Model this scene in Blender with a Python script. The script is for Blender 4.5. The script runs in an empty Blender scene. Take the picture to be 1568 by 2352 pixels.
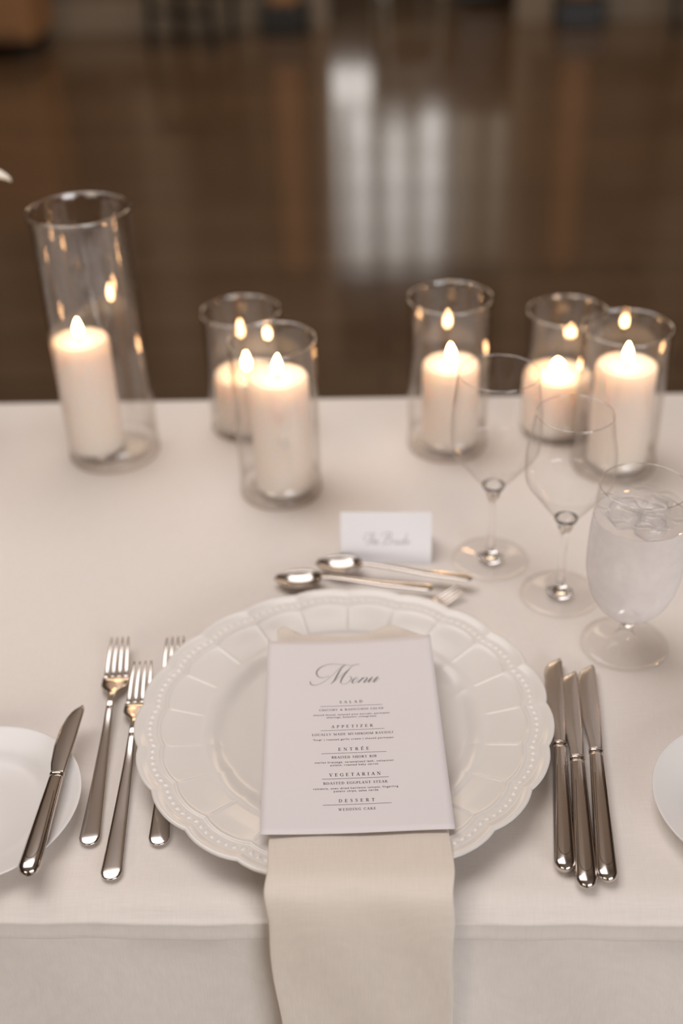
import bpy, bmesh, math, random
from mathutils import Vector, Matrix
random.seed(7)
PI = math.pi
sc = bpy.context.scene
COL = sc.collection

# ------------------------------------------------------------------ camera, world, light, exposure
T = 0.75                                    # height of the table top
cam_d = bpy.data.cameras.new('camera')
cam = bpy.data.objects.new('camera', cam_d)
COL.objects.link(cam)
sc.camera = cam
PITCH, ROLL, YAW = math.radians(33.25), math.radians(-2.07), math.radians(2.6)
fwd = Vector((-math.sin(YAW) * math.cos(PITCH), math.cos(YAW) * math.cos(PITCH), -math.sin(PITCH)))
right = Vector((math.cos(YAW), math.sin(YAW), 0))
up = right.cross(fwd)
r2 = right * math.cos(ROLL) + up * math.sin(ROLL)
u2 = -right * math.sin(ROLL) + up * math.cos(ROLL)
cam.matrix_world = Matrix(((r2.x, u2.x, -fwd.x, 0), (r2.y, u2.y, -fwd.y, 0), (r2.z, u2.z, -fwd.z, 1.43), (0, 0, 0, 1)))
cam_d.sensor_fit = 'VERTICAL'
cam_d.sensor_height = 36
cam_d.lens = 2700 / 2352 * 36
cam_d.clip_start = 0.02
cam_d.clip_end = 60
cam_d.dof.use_dof = True
cam_d.dof.focus_distance = 0.885
cam_d.dof.aperture_fstop = 2.3

w = bpy.data.worlds.new('world')
sc.world = w
w.use_nodes = True
w.node_tree.nodes['Background'].inputs[0].default_value = (1.0, 0.96, 0.90, 1)
w.node_tree.nodes['Background'].inputs[1].default_value = 2.2

def area(name, loc, target, sx, sy, power, color):
    d = bpy.data.lights.new(name, 'AREA')
    d.shape = 'RECTANGLE'
    d.size, d.size_y, d.energy, d.color = sx, sy, power, color
    o = bpy.data.objects.new(name, d)
    COL.objects.link(o)
    o.location = loc
    o.rotation_euler = (Vector(target) - Vector(loc)).to_track_quat('-Z', 'Y').to_euler()
    return o
area('ceiling_panel_light', (-0.9, 1.5, 3.34), (-0.9, 1.5, 0), 2.5, 1.9, 52, (1.0, 0.945, 0.925))
area('daylight_through_rear_window', (2.2, -2.85, 1.75), (0.25, 0.6, 0.65), 2.2, 1.7, 69, (0.96, 0.955, 0.98))
area('warm_left_fill', (-1.5, -1.6, 1.7), (-0.2, 0.6, 0.65), 0.6, 0.6, 6, (1.0, 0.70, 0.42))  # added warm fill for the left of the front drape, no actual lamp
area('ceiling_uplight_fill', (0, 3.9, 2.75), (0, 3.9, 5), 5.0, 2.4, 20, (1.0, 0.86, 0.72))  # added upward fill, brightens the ceiling that the cutlery reflects
area('hall_warm_fill', (0, 5.9, 3.34), (0, 6.3, 0), 4.0, 1.6, 110, (1.0, 0.78, 0.56))  # added warm fill over the hall, lifts the pillars and floor

vs = sc.view_settings
vs.view_transform = 'Standard'
vs.look = 'None'
vs.gamma = 1
vs.use_curve_mapping = False
vs.exposure = 0.03
sc.cycles.use_denoising = True
sc.cycles.max_bounces = 14
sc.cycles.transparent_max_bounces = 32
sc.cycles.transmission_bounces = 12
sc.cycles.glossy_bounces = 6
sc.cycles.diffuse_bounces = 4
sc.cycles.sample_clamp_indirect = 6.0

# ------------------------------------------------------------------ materials
def mat(name):
    m = bpy.data.materials.new(name)
    m.use_nodes = True
    nt = m.node_tree
    b = nt.nodes.get('Principled BSDF')
    return m, nt, b

def setp(b, **kw):
    for k, v in kw.items():
        b.inputs[k.replace('_', ' ')].default_value = v

def simple(name, col, rough=0.5, metal=0.0, noise=0.0, scale=(20, 20, 20), bump=0.0, bscale=200, bdist=0.001, **kw):
    """principled material with a faint procedural colour variation and fine relief"""
    m, nt, b = mat(name)
    setp(b, Base_Color=(*col, 1), Roughness=rough, Metallic=metal, **kw)
    tc = nt.nodes.new('ShaderNodeTexCoord')
    if noise:
        mp = nt.nodes.new('ShaderNodeMapping')
        mp.inputs['Scale'].default_value = scale
        n = nt.nodes.new('ShaderNodeTexNoise')
        n.inputs['Scale'].default_value = 1
        n.inputs['Detail'].default_value = 5
        nt.links.new(tc.outputs['Object'], mp.inputs[0])
        nt.links.new(mp.outputs[0], n.inputs['Vector'])
        mx = nt.nodes.new('ShaderNodeMix')
        mx.data_type = 'RGBA'
        mx.inputs[6].default_value = (*[c * (1 - noise) for c in col], 1)
        mx.inputs[7].default_value = (*[min(1, c * (1 + noise)) for c in col], 1)
        nt.links.new(n.outputs[0], mx.inputs[0])
        nt.links.new(mx.outputs[2], b.inputs['Base Color'])
    if bump:
        n2 = nt.nodes.new('ShaderNodeTexNoise')
        n2.inputs['Scale'].default_value = bscale
        n2.inputs['Detail'].default_value = 3
        nt.links.new(tc.outputs['Object'], n2.inputs['Vector'])
        bp = nt.nodes.new('ShaderNodeBump')
        bp.inputs['Strength'].default_value = bump
        bp.inputs['Distance'].default_value = bdist
        nt.links.new(n2.outputs[0], bp.inputs['Height'])
        nt.links.new(bp.outputs[0], b.inputs['Normal'])
    return m

def woven(name, col, rough=0.85):
    """cloth: thread noise stretched along two directions"""
    m, nt, b = mat(name)
    setp(b, Roughness=rough, Sheen_Weight=0.15)
    tc = nt.nodes.new('ShaderNodeTexCoord')
    outs = []
    for s in ((60, 1500, 60), (1500, 60, 60)):
        mp = nt.nodes.new('ShaderNodeMapping')
        mp.inputs['Scale'].default_value = s
        n = nt.nodes.new('ShaderNodeTexNoise')
        n.inputs['Scale'].default_value = 1
        n.inputs['Detail'].default_value = 2
        nt.links.new(tc.outputs['Object'], mp.inputs[0])
        nt.links.new(mp.outputs[0], n.inputs['Vector'])
        outs.append(n.outputs[0])
    ad = nt.nodes.new('ShaderNodeMath')
    ad.operation = 'ADD'
    nt.links.new(outs[0], ad.inputs[0])
    nt.links.new(outs[1], ad.inputs[1])
    rp = nt.nodes.new('ShaderNodeMapRange')
    rp.inputs[1].default_value = 0.6
    rp.inputs[2].default_value = 1.4
    nt.links.new(ad.outputs[0], rp.inputs[0])
    mx = nt.nodes.new('ShaderNodeMix')
    mx.data_type = 'RGBA'
    mx.inputs[6].default_value = (*[c * 0.95 for c in col], 1)
    mx.inputs[7].default_value = (*[min(1, c * 1.04) for c in col], 1)
    nt.links.new(rp.outputs[0], mx.inputs[0])
    nt.links.new(mx.outputs[2], b.inputs['Base Color'])
    bp = nt.nodes.new('ShaderNodeBump')
    bp.inputs['Strength'].default_value = 0.25
    bp.inputs['Distance'].default_value = 0.0003
    nt.links.new(rp.outputs[0], bp.inputs['Height'])
    nt.links.new(bp.outputs[0], b.inputs['Normal'])
    return m

def thin_glass(name, tint=(0.985, 0.985, 0.98), edge=(0.80, 0.78, 0.75), f0=0.045, milk=0.0, milkcol=(0.9, 0.9, 0.92), rough=0.0, fmax=0.75, pw=5.0):
    """thin-walled glass: see-through with Schlick reflections, denser where the wall is seen edge-on"""
    m, nt, b = mat(name)
    nt.nodes.remove(b)
    out = nt.nodes['Material Output']
    g = nt.nodes.new('ShaderNodeNewGeometry')
    dt = nt.nodes.new('ShaderNodeVectorMath')
    dt.operation = 'DOT_PRODUCT'
    nt.links.new(g.outputs['Normal'], dt.inputs[0])
    nt.links.new(g.outputs['Incoming'], dt.inputs[1])
    def math_(op, a, bb=None):
        n = nt.nodes.new('ShaderNodeMath')
        n.operation = op
        for i, v in enumerate((a, bb)):
            if v is None: continue
            if isinstance(v, (int, float)): n.inputs[i].default_value = v
            else: nt.links.new(v, n.inputs[i])
        return n.outputs[0]
    c = math_('ABSOLUTE', dt.outputs['Value'])
    inv = math_('SUBTRACT', 1.0, c)
    p5 = math_('POWER', inv, 5.0)
    fr = math_('ADD', math_('MULTIPLY', p5, fmax - f0), f0)
    p3 = math_('POWER', inv, pw)
    mx = nt.nodes.new('ShaderNodeMix')
    mx.data_type = 'RGBA'
    mx.inputs[6].default_value = (*tint, 1)
    mx.inputs[7].default_value = (*edge, 1)
    nt.links.new(p3, mx.inputs[0])
    tr = nt.nodes.new('ShaderNodeBsdfTransparent')
    nt.links.new(mx.outputs[2], tr.inputs[0])
    body = tr.outputs[0]
    if milk:
        n = nt.nodes.new('ShaderNodeTexNoise')
        tc = nt.nodes.new('ShaderNodeTexCoord')
        n.inputs['Scale'].default_value = 60
        nt.links.new(tc.outputs['Object'], n.inputs['Vector'])
        df = nt.nodes.new('ShaderNodeBsdfDiffuse')
        tl = nt.nodes.new('ShaderNodeBsdfTranslucent')
        df.inputs[0].default_value = (*milkcol, 1)
        tl.inputs[0].default_value = (*milkcol, 1)
        ms = nt.nodes.new('ShaderNodeMixShader')
        nt.links.new(df.outputs[0], ms.inputs[1])
        nt.links.new(tl.outputs[0], ms.inputs[2])
        m2 = nt.nodes.new('ShaderNodeMixShader')
        mr = nt.nodes.new('ShaderNodeMapRange')
        mr.inputs[3].default_value = milk - 0.12
        mr.inputs[4].default_value = milk + 0.12
        nt.links.new(n.outputs[0], mr.inputs[0])
        nt.links.new(mr.outputs[0], m2.inputs[0])
        nt.links.new(tr.outputs[0], m2.inputs[1])
        nt.links.new(ms.outputs[0], m2.inputs[2])
        body = m2.outputs[0]
    gl = nt.nodes.new('ShaderNodeBsdfGlossy')
    gl.inputs['Roughness'].default_value = rough if not milk else 0.12
    mix = nt.nodes.new('ShaderNodeMixShader')
    nt.links.new(fr, mix.inputs[0])
    nt.links.new(body, mix.inputs[1])
    nt.links.new(gl.outputs[0], mix.inputs[2])
    nt.links.new(mix.outputs[0], out.inputs[0])
    return m

def emit(name, col, s):
    m, nt, b = mat(name)
    setp(b, Base_Color=(0, 0, 0, 1), Emission_Color=(*col, 1), Emission_Strength=s)
    return m

M = {}
M['cloth'] = woven('ivory_cloth', (0.82, 0.76, 0.715))
M['napkin'] = woven('cream_napkin_cloth', (0.80, 0.72, 0.64))
M['paper'] = simple('lilac_white_card', (0.79, 0.745, 0.76), 0.75, noise=0.01)
M['paper_cool'] = simple('cool_white_card', (0.93, 0.92, 0.95), 0.8, noise=0.01)
nt_ = M['paper_cool'].node_tree
tl_ = nt_.nodes.new('ShaderNodeBsdfTranslucent'); tl_.inputs[0].default_value = (0.95, 0.94, 0.97, 1)
mx_ = nt_.nodes.new('ShaderNodeMixShader'); mx_.inputs[0].default_value = 0.04
nt_.links.new(nt_.nodes['Principled BSDF'].outputs[0], mx_.inputs[1]); nt_.links.new(tl_.outputs[0], mx_.inputs[2])
nt_.links.new(mx_.outputs[0], nt_.nodes['Material Output'].inputs[0])
M['ink'] = simple('dark_grey_ink', (0.035, 0.035, 0.03), 0.7)
M['ink_script'] = simple('soft_green_grey_ink', (0.075, 0.085, 0.08), 0.7)
M['ink_line'] = simple('brown_grey_ink', (0.17, 0.14, 0.13), 0.7)
M['ink_pale'] = simple('pale_grey_ink', (0.42, 0.42, 0.47), 0.7)
M['porcelain'] = simple('ivory_porcelain', (0.80, 0.765, 0.73), 0.20)
M['china'] = simple('white_china', (0.82, 0.80, 0.79), 0.30)
M['steel'] = simple('polished_steel', (0.62, 0.57, 0.53), 0.14, 1.0, noise=0.03, scale=(300, 30, 30))
M['blade'] = simple('brushed_steel', (0.58, 0.54, 0.51), 0.20, 1.0, noise=0.04, scale=(600, 20, 20))
M['glass'] = thin_glass('clear_thin_glass', (0.998, 0.998, 0.997), (0.90, 0.88, 0.86), 0.022, fmax=0.5)
M['rim_glass'] = thin_glass('fire_polished_rim', (0.98, 0.97, 0.96), (0.9, 0.87, 0.84), 0.22, rough=0.10)
M['base_glass'] = thin_glass('thick_vase_base', (0.99, 0.985, 0.98), (0.36, 0.31, 0.25), 0.03, pw=3.2, fmax=0.12)
M['foot_glass'] = thin_glass('glass_foot', (0.996, 0.994, 0.992), (0.74, 0.70, 0.66), 0.03, fmax=0.5)
M['vase_glass'] = thin_glass('vase_glass', (0.993, 0.989, 0.983), (0.86, 0.80, 0.72), 0.09)
M['frosted'] = thin_glass('misted_glass', (0.97, 0.97, 0.97), (0.8, 0.8, 0.8), 0.05, milk=0.70, milkcol=(0.95, 0.93, 0.94))
M['water'] = thin_glass('water_surface', (0.96, 0.965, 0.97), (0.8, 0.8, 0.8), 0.03)
M['solid_glass'], nt_, b_ = mat('solid_glass')
setp(b_, Base_Color=(0.99, 0.985, 0.98, 1), Roughness=0.0, IOR=1.47, Transmission_Weight=1.0)
M['ice'] = thin_glass('cloudy_ice', (1.0, 1.0, 1.0), (0.97, 0.97, 0.98), 0.03, milk=0.15, fmax=0.10)
M['wax'] = simple('white_wax', (0.88, 0.80, 0.73), 0.45, Subsurface_Weight=0.85, Subsurface_Radius=(1.0, 0.75, 0.55), Subsurface_Scale=0.03)
M['wick'] = simple('burnt_wick', (0.03, 0.02, 0.015), 0.9)
M['flame'] = emit('candle_flame', (1.0, 0.54, 0.24), 75)
M['floor'], nt_, b_ = mat('dark_polished_floorboards')
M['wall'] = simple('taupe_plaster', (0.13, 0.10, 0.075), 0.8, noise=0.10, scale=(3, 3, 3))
M['wood'] = simple('dark_walnut', (0.075, 0.045, 0.028), 0.45, noise=0.25, scale=(3, 3, 30))
M['amberwood'] = simple('amber_oak', (0.30, 0.155, 0.07), 0.45, noise=0.15, scale=(3, 3, 20))
M['trim'] = simple('stone_trim', (0.22, 0.18, 0.14), 0.6, noise=0.05, scale=(5, 5, 5))
M['black'] = simple('black_lacquer', (0.012, 0.012, 0.012), 0.35)
M['pale'] = simple('pale_paint', (0.5, 0.5, 0.46), 0.5)
M['ceiling'] = simple('brown_ceiling', (0.42, 0.35, 0.30), 0.9, noise=0.05, scale=(2, 2, 2))
M['curtain'] = thin_glass('taupe_voile', (0.7, 0.68, 0.62), (0.3, 0.28, 0.25), 0.02, milk=0.42, milkcol=(0.6, 0.55, 0.48))
M['petal'] = simple('white_petal', (0.86, 0.78, 0.66), 0.6, Subsurface_Weight=0.3, Subsurface_Radius=(0.5, 0.4, 0.3), Subsurface_Scale=0.005)
M['stem'] = simple('green_stem', (0.12, 0.2, 0.06), 0.6)

def floor_mat():
    m = M['floor']
    nt = m.node_tree
    b = nt.nodes['Principled BSDF']
    tc = nt.nodes.new('ShaderNodeTexCoord')
    br = nt.nodes.new('ShaderNodeTexBrick')                   # boards run across the hall
    br.inputs['Scale'].default_value = 1
    br.inputs['Brick Width'].default_value = 1.6
    br.inputs['Row Height'].default_value = 0.11
    br.inputs['Mortar Size'].default_value = 0.0025
    br.inputs['Color1'].default_value = (0.085, 0.054, 0.033, 1)
    br.inputs['Color2'].default_value = (0.110, 0.070, 0.043, 1)
    br.inputs['Mortar'].default_value = (0.01, 0.008, 0.006, 1)
    nt.links.new(tc.outputs['Object'], br.inputs['Vector'])
    nt.links.new(br.outputs['Color'], b.inputs['Base Color'])
    mp = nt.nodes.new('ShaderNodeMapping')
    mp.inputs['Scale'].default_value = (0.7, 9, 1)
    n = nt.nodes.new('ShaderNodeTexNoise')
    n.inputs['Scale'].default_value = 1
    n.inputs['Detail'].default_value = 3
    nt.links.new(tc.outputs['Object'], mp.inputs[0])
    nt.links.new(mp.outputs[0], n.inputs['Vector'])
    bp = nt.nodes.new('ShaderNodeBump')
    bp.inputs['Strength'].default_value = 0.25
    bp.inputs['Distance'].default_value = 0.003
    nt.links.new(n.outputs[0], bp.inputs['Height'])
    bp2 = nt.nodes.new('ShaderNodeBump')
    bp2.invert = True
    bp2.inputs['Strength'].default_value = 0.5
    bp2.inputs['Distance'].default_value = 0.0015
    nt.links.new(br.outputs['Fac'], bp2.inputs['Height'])
    nt.links.new(bp.outputs[0], bp2.inputs['Normal'])
    nt.links.new(bp2.outputs[0], b.inputs['Normal'])
    setp(b, Roughness=0.11, IOR=1.6)
floor_mat()

# ------------------------------------------------------------------ helpers
def link(o, parent=None):
    COL.objects.link(o)
    if parent: o.parent = parent
    return o

def obj(name, verts, faces, m, parent=None, smooth=True, loc=None):
    me = bpy.data.meshes.new(name)
    me.from_pydata([tuple(v) for v in verts], [], faces)
    me.validate()
    bm = bmesh.new(); bm.from_mesh(me)
    bmesh.ops.recalc_face_normals(bm, faces=bm.faces)
    bm.to_mesh(me); bm.free()
    for p in me.polygons: p.use_smooth = smooth
    me.materials.append(M[m] if isinstance(m, str) else m)
    o = bpy.data.objects.new(name, me)
    if loc: o.location = loc
    return link(o, parent)

def tag(o, label, cat, group=None):
    o['label'] = label; o['category'] = cat
    if group: o['group'] = group
    return o

def thing(name, label, cat, loc=(0, 0, 0), rz=0, group=None):
    o = bpy.data.objects.new(name, None)
    o.location = loc; o.rotation_euler = (0, 0, rz)
    o.empty_display_size = 0.02
    link(o)
    return tag(o, label, cat, group)

def struct(o):
    o['kind'] = 'structure'
    return o

def copy_tree(o, parent=None):
    c = o.copy()
    link(c, parent)
    for ch in [x for x in KIDS.get(o.name, [])]:
        copy_tree(ch, c)
    return c
KIDS = {}
def index_kids(o):
    KIDS[o.name] = list(o.children)
    for ch in o.children: index_kids(ch)

def lathe(profile, n=64, closed=False):
    """surface of revolution about z; (r, z) pairs. closed: join last ring to first"""
    V, F, rings = [], [], []
    for r, z in profile:
        if r < 1e-7:
            rings.append([len(V)]); V.append((0, 0, z))
        else:
            rings.append(list(range(len(V), len(V) + n)))
            for k in range(n):
                a = 2 * PI * k / n
                V.append((r * math.cos(a), r * math.sin(a), z))
    pairs = list(zip(rings, rings[1:]))
    if closed: pairs.append((rings[-1], rings[0]))
    for A, B in pairs:
        for k in range(n):
            k2 = (k + 1) % n
            if len(A) == 1 and len(B) == 1: continue
            if len(A) == 1: F.append((A[0], B[k], B[k2]))
            elif len(B) == 1: F.append((A[k], B[0], A[k2]))
            else: F.append((A[k], B[k], B[k2], A[k2]))
    return V, F

def box(cx, cy, cz, sx, sy, sz):
    V = [(cx + i * sx / 2, cy + j * sy / 2, cz + k * sz / 2) for i in (-1, 1) for j in (-1, 1) for k in (-1, 1)]
    return V, [(0, 1, 3, 2), (4, 6, 7, 5), (0, 4, 5, 1), (2, 3, 7, 6), (0, 2, 6, 4), (1, 5, 7, 3)]

def join(*parts):
    V, F = [], []
    for v, f in parts:
        o = len(V); V += list(v); F += [tuple(i + o for i in q) for q in f]
    return V, F

def bevel(o, w_, seg=2):
    md = o.modifiers.new('bevel', 'BEVEL'); md.width = w_; md.segments = seg; md.limit_method = 'ANGLE'
    return o

def loft(sections, n=20, caps=True):
    """sections: (x, y, z, half_width_x, half_height_up, half_height_down, power) rings lying across the y axis"""
    V, F = [], []
    for (x, y, z, hw, hu, hd, pw, *tilt) in sections:
        sl = tilt[0] if tilt else 0.0
        for k in range(n):
            a = 2 * PI * k / n
            c, s = math.cos(a), math.sin(a)
            px = hw * math.copysign(abs(c) ** (2 / pw), c)
            pz = (hu if s >= 0 else hd) * math.copysign(abs(s) ** (2 / pw), s)
            V.append((x + px, y - pz * sl, z + pz))
    m = len(sections)
    for i in range(m - 1):
        for k in range(n):
            k2 = (k + 1) % n
            F.append((i * n + k, i * n + k2, (i + 1) * n + k2, (i + 1) * n + k))
    if caps:
        F.append(tuple(range(n))[::-1]); F.append(tuple(range((m - 1) * n, m * n)))
    return V, F

def interp(table, t):
    """piecewise smooth interpolation of (t, v...) rows"""
    if t <= table[0][0]: return table[0][1:]
    for a, b in zip(table, table[1:]):
        if t <= b[0]:
            u = (t - a[0]) / (b[0] - a[0]); 
            return [p + (q - p) * u for p, q in zip(a[1:], b[1:])]
    return table[-1][1:]

def catmull(P, sub=6):
    out = []
    for i in range(len(P) - 1):
        p0 = P[max(i - 1, 0)]; p1 = P[i]; p2 = P[i + 1]; p3 = P[min(i + 2, len(P) - 1)]
        for k in range(sub):
            t = k / sub
            out.append(tuple(0.5 * (2 * b + (c - a) * t + (2 * a - 5 * b + 4 * c - d) * t * t + (3 * b - a - 3 * c + d) * t ** 3)
                             for a, b, c, d in zip(p0, p1, p2, p3)))
    out.append(tuple(P[-1]))
    return out

def fine(table, n):
    """smooth resample of a (t, ...) table with catmull-rom"""
    return catmull(table, n)

# ------------------------------------------------------------------ the room
def wall_y(name, y0, y1, x0, x1, h, holes, m):
    """wall between y0 and y1 with rectangular holes (xa, xb, za, zb), sorted by x"""
    parts = []; x = x0
    for xa, xb, za, zb in holes:
        parts.append(box((x + xa) / 2, (y0 + y1) / 2, h / 2, xa - x, y1 - y0, h))
        if za > 0: parts.append(box((xa + xb) / 2, (y0 + y1) / 2, za / 2, xb - xa, y1 - y0, za))
        parts.append(box((xa + xb) / 2, (y0 + y1) / 2, (zb + h) / 2, xb - xa, y1 - y0, h - zb))
        x = xb
    parts.append(box((x + x1) / 2, (y0 + y1) / 2, h / 2, x1 - x, y1 - y0, h))
    return struct(obj(name, *join(*parts), m, smooth=False))

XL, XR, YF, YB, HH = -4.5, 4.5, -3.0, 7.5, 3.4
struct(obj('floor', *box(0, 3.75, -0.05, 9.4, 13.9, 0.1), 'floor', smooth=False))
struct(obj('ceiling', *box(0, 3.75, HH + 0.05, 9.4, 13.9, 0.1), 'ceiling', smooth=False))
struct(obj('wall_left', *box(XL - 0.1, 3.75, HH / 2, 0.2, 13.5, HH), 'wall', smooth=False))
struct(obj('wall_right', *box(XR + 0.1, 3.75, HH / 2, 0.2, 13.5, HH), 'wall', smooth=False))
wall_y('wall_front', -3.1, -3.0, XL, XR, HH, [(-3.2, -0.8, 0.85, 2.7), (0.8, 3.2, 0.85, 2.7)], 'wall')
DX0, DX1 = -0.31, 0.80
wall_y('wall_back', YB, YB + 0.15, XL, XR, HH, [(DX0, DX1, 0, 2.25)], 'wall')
wall_y('wall_far', 10.0, 10.15, XL, XR, HH, [(-0.62, -0.08, 0.75, 2.55), (-0.04, 1.15, 1.15, 2.55)], 'trim')
for k, (a, b) in enumerate(((-0.62, 1.15),)):
    wn = struct(bpy.data.objects.new('window_1', None)); link(wn)
    for i in range(7):
        x = a + (b - a) * i / 6
        obj('frame' if i in (0, 6) else 'glazing_bar', *box(x, 10.06, 1.85, 0.07, 0.06, 1.4), 'trim', wn, False)
    for z in (0.78,):
        obj('frame', *box(-0.35, 10.065, z, 0.54, 0.05, 0.06), 'trim', wn, False)
    for i in range(5):
        z = 1.15 + 1.4 * i / 4
        obj('frame' if i in (0, 4) else 'glazing_bar', *box((a + b) / 2, 10.065, z, b - a, 0.05, 0.06 if i in (0, 4) else 0.045), 'trim', wn, False)
for k, (a, b) in enumerate(((-3.2, -0.8), (0.8, 3.2))):
    wn = struct(bpy.data.objects.new('window_%d' % (k + 2), None)); link(wn)
    for x in (a, (a + b) / 2, b):
        obj('frame', *box(x, -3.05, 1.775, 0.06, 0.06, 1.85), 'trim', wn, False)
    for z in (0.85, 2.7):
        obj('frame', *box((a + b) / 2, -3.05, z, b - a, 0.06, 0.06), 'trim', wn, False)
    obj('pane', *box((a + b) / 2, -3.08, 1.775, b - a, 0.006, 1.85), 'glass', wn, False)
# doorway casing, skirting and tall panels on the back wall
struct(obj('trim_1', *join(box(DX0 - 0.05, YB - 0.02, 1.15, 0.1, 0.06, 2.3), box(DX1 + 0.05, YB - 0.02, 1.15, 0.1, 0.06, 2.3),
                            box((DX0 + DX1) / 2, YB - 0.02, 2.31, DX1 - DX0 + 0.2, 0.06, 0.12)), 'trim', smooth=False))
struct(obj('baseboard_back_left', *box((XL + DX0 - 0.1) / 2, YB - 0.015, 0.09, DX0 - 0.1 - XL, 0.03, 0.18), 'trim', smooth=False))
struct(obj('baseboard_back_right', *box((XR + DX1 + 0.1) / 2, YB - 0.015, 0.09, XR - DX1 - 0.1, 0.03, 0.18), 'trim', smooth=False))
wp = struct(bpy.data.objects.new('trim_2', None)); link(wp)
for i, x in enumerate((-4.1, -3.6, -3.1, -2.65, -2.2, -1.8, -1.42, -1.05, 1.55, 1.95, 2.4, 2.85, 3.35, 3.85)):
    bevel(obj('panel', *box(x, YB - 0.015, 1.35, 0.26, 0.03, 2.1), 'wood' if i % 3 else 'trim', wp, False), 0.01)
# amber oak pillars on dark plinths, either side of the doorway
for x, lb in ((-0.56, 'amber wooden pillar on a dark plinth left of the far doorway'), (1.15, 'amber wooden pillar on a dark plinth right of the far doorway')):
    t = thing('pillar', lb, 'pillar', (x, YB - 0.16, 0), group='pillars beside the far doorway')
    bevel(obj('shaft', *box(0, 0, 0.83, 0.17, 0.17, 1.34), 'amberwood', t, False), 0.02, 3)
    bevel(obj('plinth', *box(0, 0, 0.08, 0.27, 0.25, 0.16), 'black', t, False), 0.015)
    bevel(obj('capital', *box(0, 0, 1.53, 0.24, 0.24, 0.06), 'black', t, False), 0.01)
# furniture seen only as dark blurs through the doorway
t = thing('cabinet', 'dark lacquered cabinet in the room beyond the far doorway', 'cabinet', (0.66, 8.2, 0))
bevel(obj('body', *box(0, 0, 0.36, 0.34, 0.4, 0.64), 'black', t, False), 0.01)
for s in (-1, 1):
    d = bevel(obj('door', *box(s * 0.083, -0.205, 0.36, 0.155, 0.02, 0.58), 'black', t, False), 0.004)
    obj('handle', *box(s * 0.02, -0.222, 0.4, 0.012, 0.02, 0.09), 'trim', d, False)
for sx in (-1, 1):
    for sy in (-1, 1): obj('foot', *box(sx * 0.14, sy * 0.16, 0.02, 0.03, 0.03, 0.04), 'black', t, False)

def chair(lb, loc, rz, m, lean=0.0, group=None):
    t = thing('banquet_chair', lb, 'chair', loc, rz, group)
    bevel(obj('seat', *box(0, 0, 0.44, 0.40, 0.40, 0.05), m, t, False), 0.015)
    for sx in (-1, 1):
        for sy in (-1, 1):
            h = 0.42 if sy < 0 else 0.92
            V, F = box(0, 0, h / 2, 0.03, 0.03, h)
            V = [(x + sx * (0.17 + 0.03 * (1 - z / h) * (1 if sy < 0 else 0)), y + sy * 0.17 + (sy > 0) * (z - 0.42) * 0.12, z) for x, y, z in V]
            obj('leg', V, F, m, t, False)
    for i in range(4):
        obj('back_spindle', *box(-0.12 + 0.08 * i, 0.215, 0.68, 0.016, 0.016, 0.45), m, t, False)
    obj('top_rail', *box(0, 0.235, 0.91, 0.38, 0.03, 0.05), m, t, False)
    obj('stretcher', *box(0, -0.17, 0.2, 0.36, 0.02, 0.02), m, t, False)
    return t
V, F = [], []                                                # gathered curtain added to dim the far window's right side in the floor reflection
for i in range(81):
    for j in range(9):
        V.append((0.60 + 0.62 * i / 80, 9.93 + 0.025 * math.sin(i * 0.75) + 0.01 * math.sin(i * .31), 0.6 + 2.05 * j / 8))
for i in range(80):
    for j in range(8):
        q = i * 9 + j; F.append((q, q + 9, q + 10, q + 1))
o = obj('window_curtain', V, F, 'curtain')
o.modifiers.new('thickness', 'SOLIDIFY').thickness = 0.002
tag(o, 'thin gathered pale curtain added to dim the right of the window beyond the doorway', 'curtain')
chair('pale spindle-back chair standing beyond the far doorway', (0.17, 8.5, 0), 0.3, 'pale')
chair('dark wooden chair against the back wall, left of the pillars', (-1.05, 7.05, 0), -0.35, 'black')
chair('dark wooden chair against the back wall, right of the pillars', (1.85, 7.0, 0), 0.3, 'black')
t = thing('sideboard', 'orange-brown oak sideboard at the left of the dark back wall', 'sideboard', (-2.75, 7.0, 0))
bevel(obj('body', *box(0, 0, 0.50, 1.7, 0.5, 0.80), 'amberwood', t, False), 0.01)
bevel(obj('top', *box(0, 0, 0.92, 1.78, 0.56, 0.04), 'amberwood', t, False), 0.008)
for i in range(3):
    d = bevel(obj('door', *box(-0.55 + 0.55 * i, -0.257, 0.5, 0.5, 0.02, 0.7), 'amberwood', t, False), 0.006)
    obj('knob', *[ (lambda V, F: ([(x - 0.35 + 0.55 * i, y - 0.275, z + 0.55) for x, y, z in V], F))(*lathe([(0, -0.012), (0.012, 0), (0, 0.012)], 10))][0], 'black', d)
for sx in (-1, 1):
    for sy in (-1, 1): obj('leg', *box(sx * 0.78, sy * 0.19, 0.05, 0.05, 0.05, 0.10), 'black', t, False)

# ------------------------------------------------------------------ the table and its cloth
TX0, TX1, TY0, TY1 = -1.22, 1.22, 0.539, 1.298
t = thing('banquet_table', 'long banquet table hidden under the ivory tablecloth', 'table', (0, 0, 0))
bevel(obj('tabletop', *box(0, (TY0 + TY1) / 2, T - 0.0165, TX1 - TX0, TY1 - TY0, 0.027), 'wood', t, False), 0.010, 4)
for sx in (-1, 1):
    for y in (TY0 + 0.1, TY1 - 0.1):
        obj('leg', *box(sx * 1.0, y, (T - 0.031) / 2, 0.035, 0.035, T - 0.031), 'black', t, False)

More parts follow.
